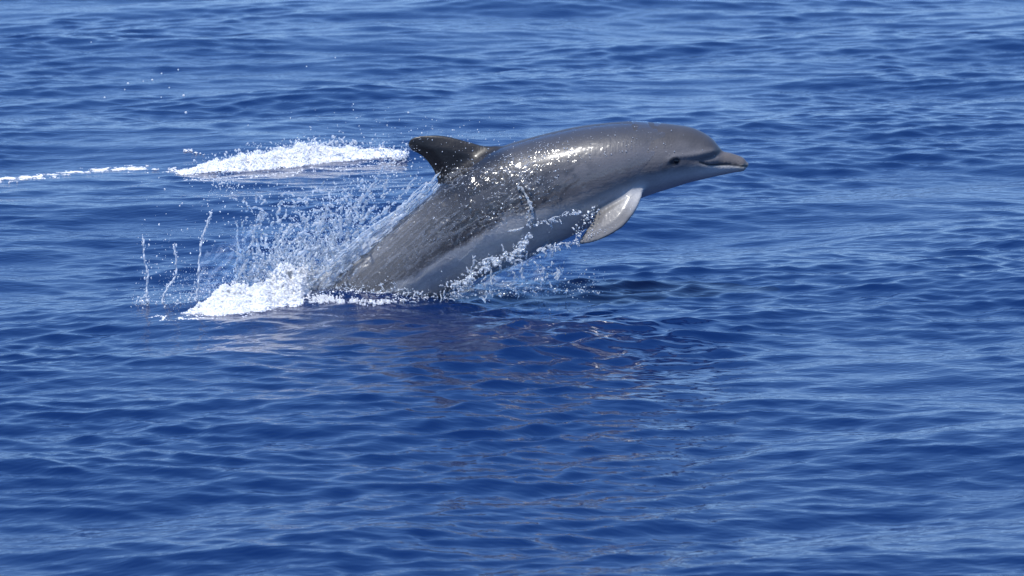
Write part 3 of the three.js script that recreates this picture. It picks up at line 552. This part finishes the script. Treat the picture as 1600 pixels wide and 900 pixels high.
{ // water sliding over the flank
  const b = new Blobs(at(490, 480, 0).setZ(-0.06), at(880, 225, 0).setZ(0.30), 0.0034, 0.004);
  const on = (u, v, up) => { let p = onBody(u, v); if (p && polyDist(dorsal, p.x, p.y) < 0 && v < 262) p = null; if (p) { p.z += up; p.y += up * 0.4; } return p; };
  const run = (pts, n, su, sv, ang, L0, L1, r0, r1) => { for (let i = 0; i < n; i++) {
    const [u, v] = edge(pts, rnd()), uu = u + su * gauss(), v1 = v + sv * gauss(), th = ang + 0.5 * gauss(), L = mix(L0, L1, rnd()), c = [];
    for (let k = 0; k < 4; k++) { const p = on(uu + Math.cos(th + 0.25 * k * n2(i, 3)) * L * k / 3, v1 + Math.sin(th + 0.25 * k * n2(i, 3)) * L * k / 3, 0.0006); if (p) c.push(p); }
    if (c.length > 2) b.strand(c, mix(r0, r1, rnd()), r0, 0.003, 0.0008);
  } };
  const dots = (pts, n, su, sv, r0, r1) => { for (let i = 0; i < n; i++) { const [u, v] = edge(pts, rnd()), p = on(u + su * gauss(), v + sv * gauss(), 0.001); if (p) b.ball(p, radius(r0, r1)); } };
  run([[688, 288], [715, 268], [760, 262], [800, 268], [838, 288]], 80, 9, 9, -0.5, 6, 18, 0.0022, 0.0046);
  dots([[688, 288], [715, 268], [760, 262], [800, 268], [838, 288]], 420, 15, 13, 0.0022, 0.0060);
  run([[600, 440], [680, 388], [760, 340], [800, 315]], 46, 16, 16, -0.55, 8, 26, 0.0020, 0.0034);
  dots([[600, 440], [680, 388], [760, 335], [810, 305]], 480, 24, 20, 0.0020, 0.0052);
  for (let i = 0; i < 5; i++) { const c = []; for (let k = 0; k < 9; k++) { const [u, v] = edge([[650, 400], [690, 372], [740, 350], [825, 322]], k / 8), p = on(u + 3 * gauss(), v + 2 * gauss() + i * 2 - 4, 0); if (p) c.push(p); } b.strand(c, 0.0020, 0.0028, 0.003, 0.0005, 0.25); }
  for (let i = 0; i < 46; i++) { // threads down the tail
    const a = rnd(), t0 = rnd() * 0.6, t1 = t0 + 0.2 + 0.35 * rnd(), off = a * a * 75, c = [];
    for (let k = 0; k < 8; k++) { const [u, v] = edge([[694, 290], [660, 318], [622, 352], [577, 390], [535, 428], [505, 462]], Math.min(1, mix(t0, t1, k / 7))), p = on(u + off * 0.62 + 3 + gauss(), v + off * 0.75 + 3 + gauss(), 0.0002); if (p) c.push(p); }
    if (c.length > 4) b.strand(c, 0.0018, 0.0030, 0.0028, 0.0004, 0.5);
  }
  tag(b.build('flank_splash', flankWater), 'lumps and threads of water sliding over the rear flank of the dolphin', 'splash', null, 'stuff');
}
// thin jets at the left of the splash, each a thing
const loose = [];
function jet(label, pts, r0, r1, n, spread, z) {
  const P = P3(pts, z, z + 0.03), c = new THREE.CatmullRomCurve3(P), box = new THREE.Box3().setFromPoints(P).expandByScalar(0.06), b = new Blobs(box.min, box.max, 0.0021, 0.004), L = c.getLength();
  for (let q = 0; q < L; q += 0.0012) { const t = q / L, p = c.getPoint(t); p.x += 0.004 * n2(q * 30, z * 90); p.z += 0.004 * n2(q * 30, z * 90 + 7); b.ball(p, (0.0017 + 0.0010 * n2(q * 60, z * 50)) * mix(1.3, 0.9, t)); }
  for (let q = 0; q < L; q += 0.004 + 0.022 * rnd()) { const p = c.getPoint(q / L); p.x += 0.004 * n2(q * 30, z * 90) + 0.0015 * gauss(); p.z += 0.004 * n2(q * 30, z * 90 + 7); b.ball(p, mix(r0, r1, q / L) * (0.4 + 0.6 * rnd())); }
  for (let i = 0; i < n; i++) { const p = c.getPoint(rnd() * 1.1 - 0.05 > 1 ? 1 : rnd()); p.x += spread * gauss(); p.y += 0.012 * gauss(); p.z += spread * gauss(); loose.push([p, radius(0.0016, 0.0048), UPV, 1 + rnd()]); }
  return tag(b.build('water_jet', dropWater), label, 'water jet', 'thin water jets left of the foam');
}
const jets = [
  jet('leftmost thin jet of broken water drops beside the white foam', [[231, 482], [229.5, 460], [231, 434], [226, 401], [224, 372]], 0.0052, 0.0028, 40, 0.010, 0.22),
  jet('second thin jet from the left, bent near its foot', [[252, 480], [256, 464], [264, 447], [275, 431], [274, 401], [271, 382]], 0.0050, 0.0028, 30, 0.008, 0.2),
  jet('tallest thin jet, rising from the left end of the foam heap', [[301, 482], [304, 470], [310.6, 445], [310.6, 412], [315, 376], [323, 351], [331, 332]], 0.0046, 0.0036, 50, 0.008, 0.16)];
jets.forEach((j, i) => { if (i) j.name = `water_jet_00${i}`; });

// clear sheets of water
function sheet(corners, nu, nv, wave, seed, z) { // bilinear patch, rippled
  const pos = [], idx = [];
  for (let j = 0; j <= nv; j++) for (let i = 0; i <= nu; i++) {
    const s = i / nu, t = j / nv, [a, b, c, d] = corners, rag = t > 0.86 ? 7 * n2(s * 9, seed) : 0;
    const u = mix(mix(a[0], b[0], s), mix(d[0], c[0], s), t) + 2 * n2(t * 4, seed + 3) * (s < 0.05 || s > 0.95 ? 2 : 0), v = mix(mix(a[1], b[1], s), mix(d[1], c[1], s), t) + rag;
    const p = at(u, v, z + wave * (n3(s * 3, t * 3, seed) + 0.4 * n3(s * 9, t * 7, seed + 5)) + 0.05 * Math.sin(s * Math.PI)); pos.push(p.x, p.y, p.z);
  }
  for (let j = 0; j < nv; j++) for (let i = 0; i < nu; i++) { const a = j * (nu + 1) + i, b = a + 1, c = a + nu + 1; idx.push(a, b, c, b, c + 1, c); }
  const g = new THREE.BufferGeometry(); g.setAttribute('position', new THREE.Float32BufferAttribute(pos, 3)); g.setIndex(idx); g.computeVertexNormals(); return g;
}
const veil = new THREE.MeshPhysicalMaterial({ color: new THREE.Color().setRGB(0.80, 0.91, 1), roughness: 0.10, transmission: 0.88, thickness: 0, ior: 1.333 });
tag(mesh('water_sheet', sheet([[303, 478], [372, 440], [396, 352], [313, 400]], 50, 50, 0.03, 3, 0.02), veil), 'thin pale veil of water standing between the tall jet and foam', 'water sheet');
tag(mesh('water_sheet_001', sheet([[705, 462], [868, 462], [900, 374], [820, 384]], 60, 40, 0.03, 9, 0.08), veil), 'thin pale veil of water hanging below the dolphin belly', 'water sheet');

// spray
{
  const list = [...loose], cloud = (n, u, v, su, sv, z, sz, r0, r1) => { for (let i = 0; i < n; i++) { const d = dirIn(gauss() * 0.5, -1, gauss() * 0.4); list.push([at(u + su * gauss(), v + sv * gauss(), z + sz * gauss()), radius(r0, r1), d, 1 + 0.8 * rnd()]); } };
  cloud(900, 500, 375, 42, 34, -0.08, 0.12, 0.0010, 0.0042);
  cloud(700, 455, 410, 34, 22, -0.02, 0.12, 0.0012, 0.0046);
  cloud(520, 545, 325, 36, 30, -0.08, 0.12, 0.0010, 0.0036);
  cloud(320, 600, 290, 34, 28, -0.05, 0.12, 0.0010, 0.0034);
  cloud(260, 420, 350, 60, 40, -0.05, 0.15, 0.0010, 0.0036);
  cloud(160, 370, 300, 70, 26, -0.05, 0.15, 0.0010, 0.0034);
  cloud(120, 560, 215, 70, 26, -0.1, 0.2, 0.0010, 0.0030);
  cloud(90, 700, 215, 50, 18, 0, 0.15, 0.0010, 0.0026);
  cloud(120, 350, 280, 12, 10, 0, 0.1, 0.0012, 0.0042);
  cloud(1500, 400, 440, 62, 14, 0.1, 0.1, 0.0007, 0.0022); cloud(1200, 480, 410, 40, 22, 0, 0.1, 0.0007, 0.0022); cloud(700, 330, 462, 30, 12, 0.2, 0.08, 0.0007, 0.0024); cloud(260, 225, 478, 9, 8, 0.25, 0.03, 0.001, 0.004);
  cloud(420, 560, 458, 45, 8, 0.13, 0.05, 0.0007, 0.0030);
  cloud(140, 262, 420, 28, 40, 0.2, 0.06, 0.0010, 0.0034);
  cloud(150, 240, 487, 26, 6, 0.3, 0.04, 0.0012, 0.0036);
  cloud(220, 290, 480, 20, 12, 0.28, 0.05, 0.0012, 0.0046);
  cloud(260, 800, 440, 60, 16, 0.1, 0.08, 0.0010, 0.0036);
  cloud(110, 900, 435, 26, 14, 0.1, 0.06, 0.0010, 0.0028);
  cloud(130, 615, 245, 14, 10, -0.1, 0.1, 0.0012, 0.0040);
  cloud(120, 760, 300, 60, 30, 0.26, 0.03, 0.0010, 0.0034);
  tag(drops('spray', list, dropWater), 'fine spray of white droplets flying round the tail of the dolphin', 'spray', null, 'stuff');
  const far = []; const r = mulberry(9);
  for (let i = 0; i < 520; i++) { const u = mix(300, 640, r()), v = vAt(topB, clamp(u, 283, 632)) - 16 * Math.pow(r(), 3) + 6 * r(), z = onSea(u, 258).z + (r() - 0.5) * 0.3; far.push([at(u, v, z), 0.0012 + 0.0042 * Math.pow(r(), 4), dirIn(gauss() * 0.6, -1, 0), 1 + 1.2 * r()]); }
  for (let i = 0; i < 60; i++) { const u = 480 + r() * 80, t = r(), z = onSea(u, 250).z; far.push([at(u, 226 - 16 * t * r(), z), 0.002 + 0.003 * r(), dirIn(gauss() * 0.6, -1, 0), 1 + 2 * r()]); }
  tag(drops('foam_spray', far, dropWater), 'small drops jumping above the foam bank behind the dolphin', 'spray', null, 'stuff');
}
{ // beads of water on the skin
  const list = [], put = (n, pts, su, sv, r0, r1) => { for (let i = 0; i < n; i++) { const [u, v] = edge(pts, rnd()), p = onBody(u + su * gauss(), v + sv * gauss()); if (p) list.push([p, radius(r0, r1)]); } };
  put(260, [[780, 262], [830, 244], [885, 232]], 20, 9, 0.0010, 0.0030); put(120, [[880, 235], [960, 225], [1040, 222]], 30, 14, 0.0009, 0.0024);
  put(420, [[690, 290], [740, 268], [820, 262], [850, 290]], 18, 16, 0.0008, 0.0026); put(200, [[620, 400], [690, 350], [770, 320]], 26, 20, 0.0008, 0.0022); put(10, [[650, 222], [740, 232]], 20, 6, 0.0008, 0.0018);
  for (let i = 0; i < 160; i++) { const t = rnd(), w = rnd(), [a0, b0] = edge([[985, 303], [960, 325], [930, 355], [915, 368]], t), [a1, b1] = edge([[997, 310], [984, 335], [958, 360], [920, 376]], t), p = onPlane(mix(a0, a1, w), mix(b0, b1, w), flipN, flipO); list.push([p.addScaledVector(flipN, 0.008), radius(0.0010, 0.0034)]); }
  tag(drops('skin_beads', list, clearBead), 'small glittering beads of water on the skin of the dolphin', 'water beads', null, 'stuff');
}
{ // single drops high above the wake
  const one = mesh('water_droplet', new THREE.IcosahedronGeometry(1, 2), dropWater); let k = 0;
  for (const [u, v, r, label] of [
    [200, 130.5, 5, 'bright water drop second from the left in the cluster over the far sea'], [238, 125, 4.6, 'bright water drop near the top middle of the cluster over the far sea'],
    [287, 149.5, 5.6, 'large white water drop at the right of the cluster, above another large one'], [290.5, 176, 5.6, 'large white water drop hanging lowest, right above the foam bank end'],
    [163.5, 152.5, 4.2, 'lone water drop leftmost of the cluster high above the streak of foam'], [278.5, 109, 3.4, 'small water drop topmost and rightmost of the cluster'],
    [252.5, 115, 3.6, 'small water drop between the top drop and the bright middle drop'], [195, 140, 3, 'small water drop just below the second drop from the left'],
    [264.5, 137, 3, 'small faint water drop up and left of the right large drop'], [224, 127, 2.6, 'tiny water drop just left of the bright middle drop'],
    [252, 152, 2.6, 'tiny faint water drop left of the right large drop, at its height'], [142.5, 66, 2.6, 'tiny water drop alone near the top left corner'],
    [479, 104, 3, 'small lone water drop high above the middle of the foam bank'], [524, 90, 2.6, 'tiny lone water drop above and right of the foam bank, near the top'],
    [638, 176, 4, 'white water drop hanging straight above the tip of the dorsal fin']]) {
    const o = k ? one.clone() : one; if (k) { o.name = `water_droplet_${String(k).padStart(3, '0')}`; scene.add(o); }
    o.position.copy(at(u, v, -0.1 + 0.2 * n2(k, 3))); o.scale.setScalar(r * 0.001); k++;
    tag(o, label, 'water drop', 'single drops in the air above the wake');
  }
}
renderer.render(scene, camera);
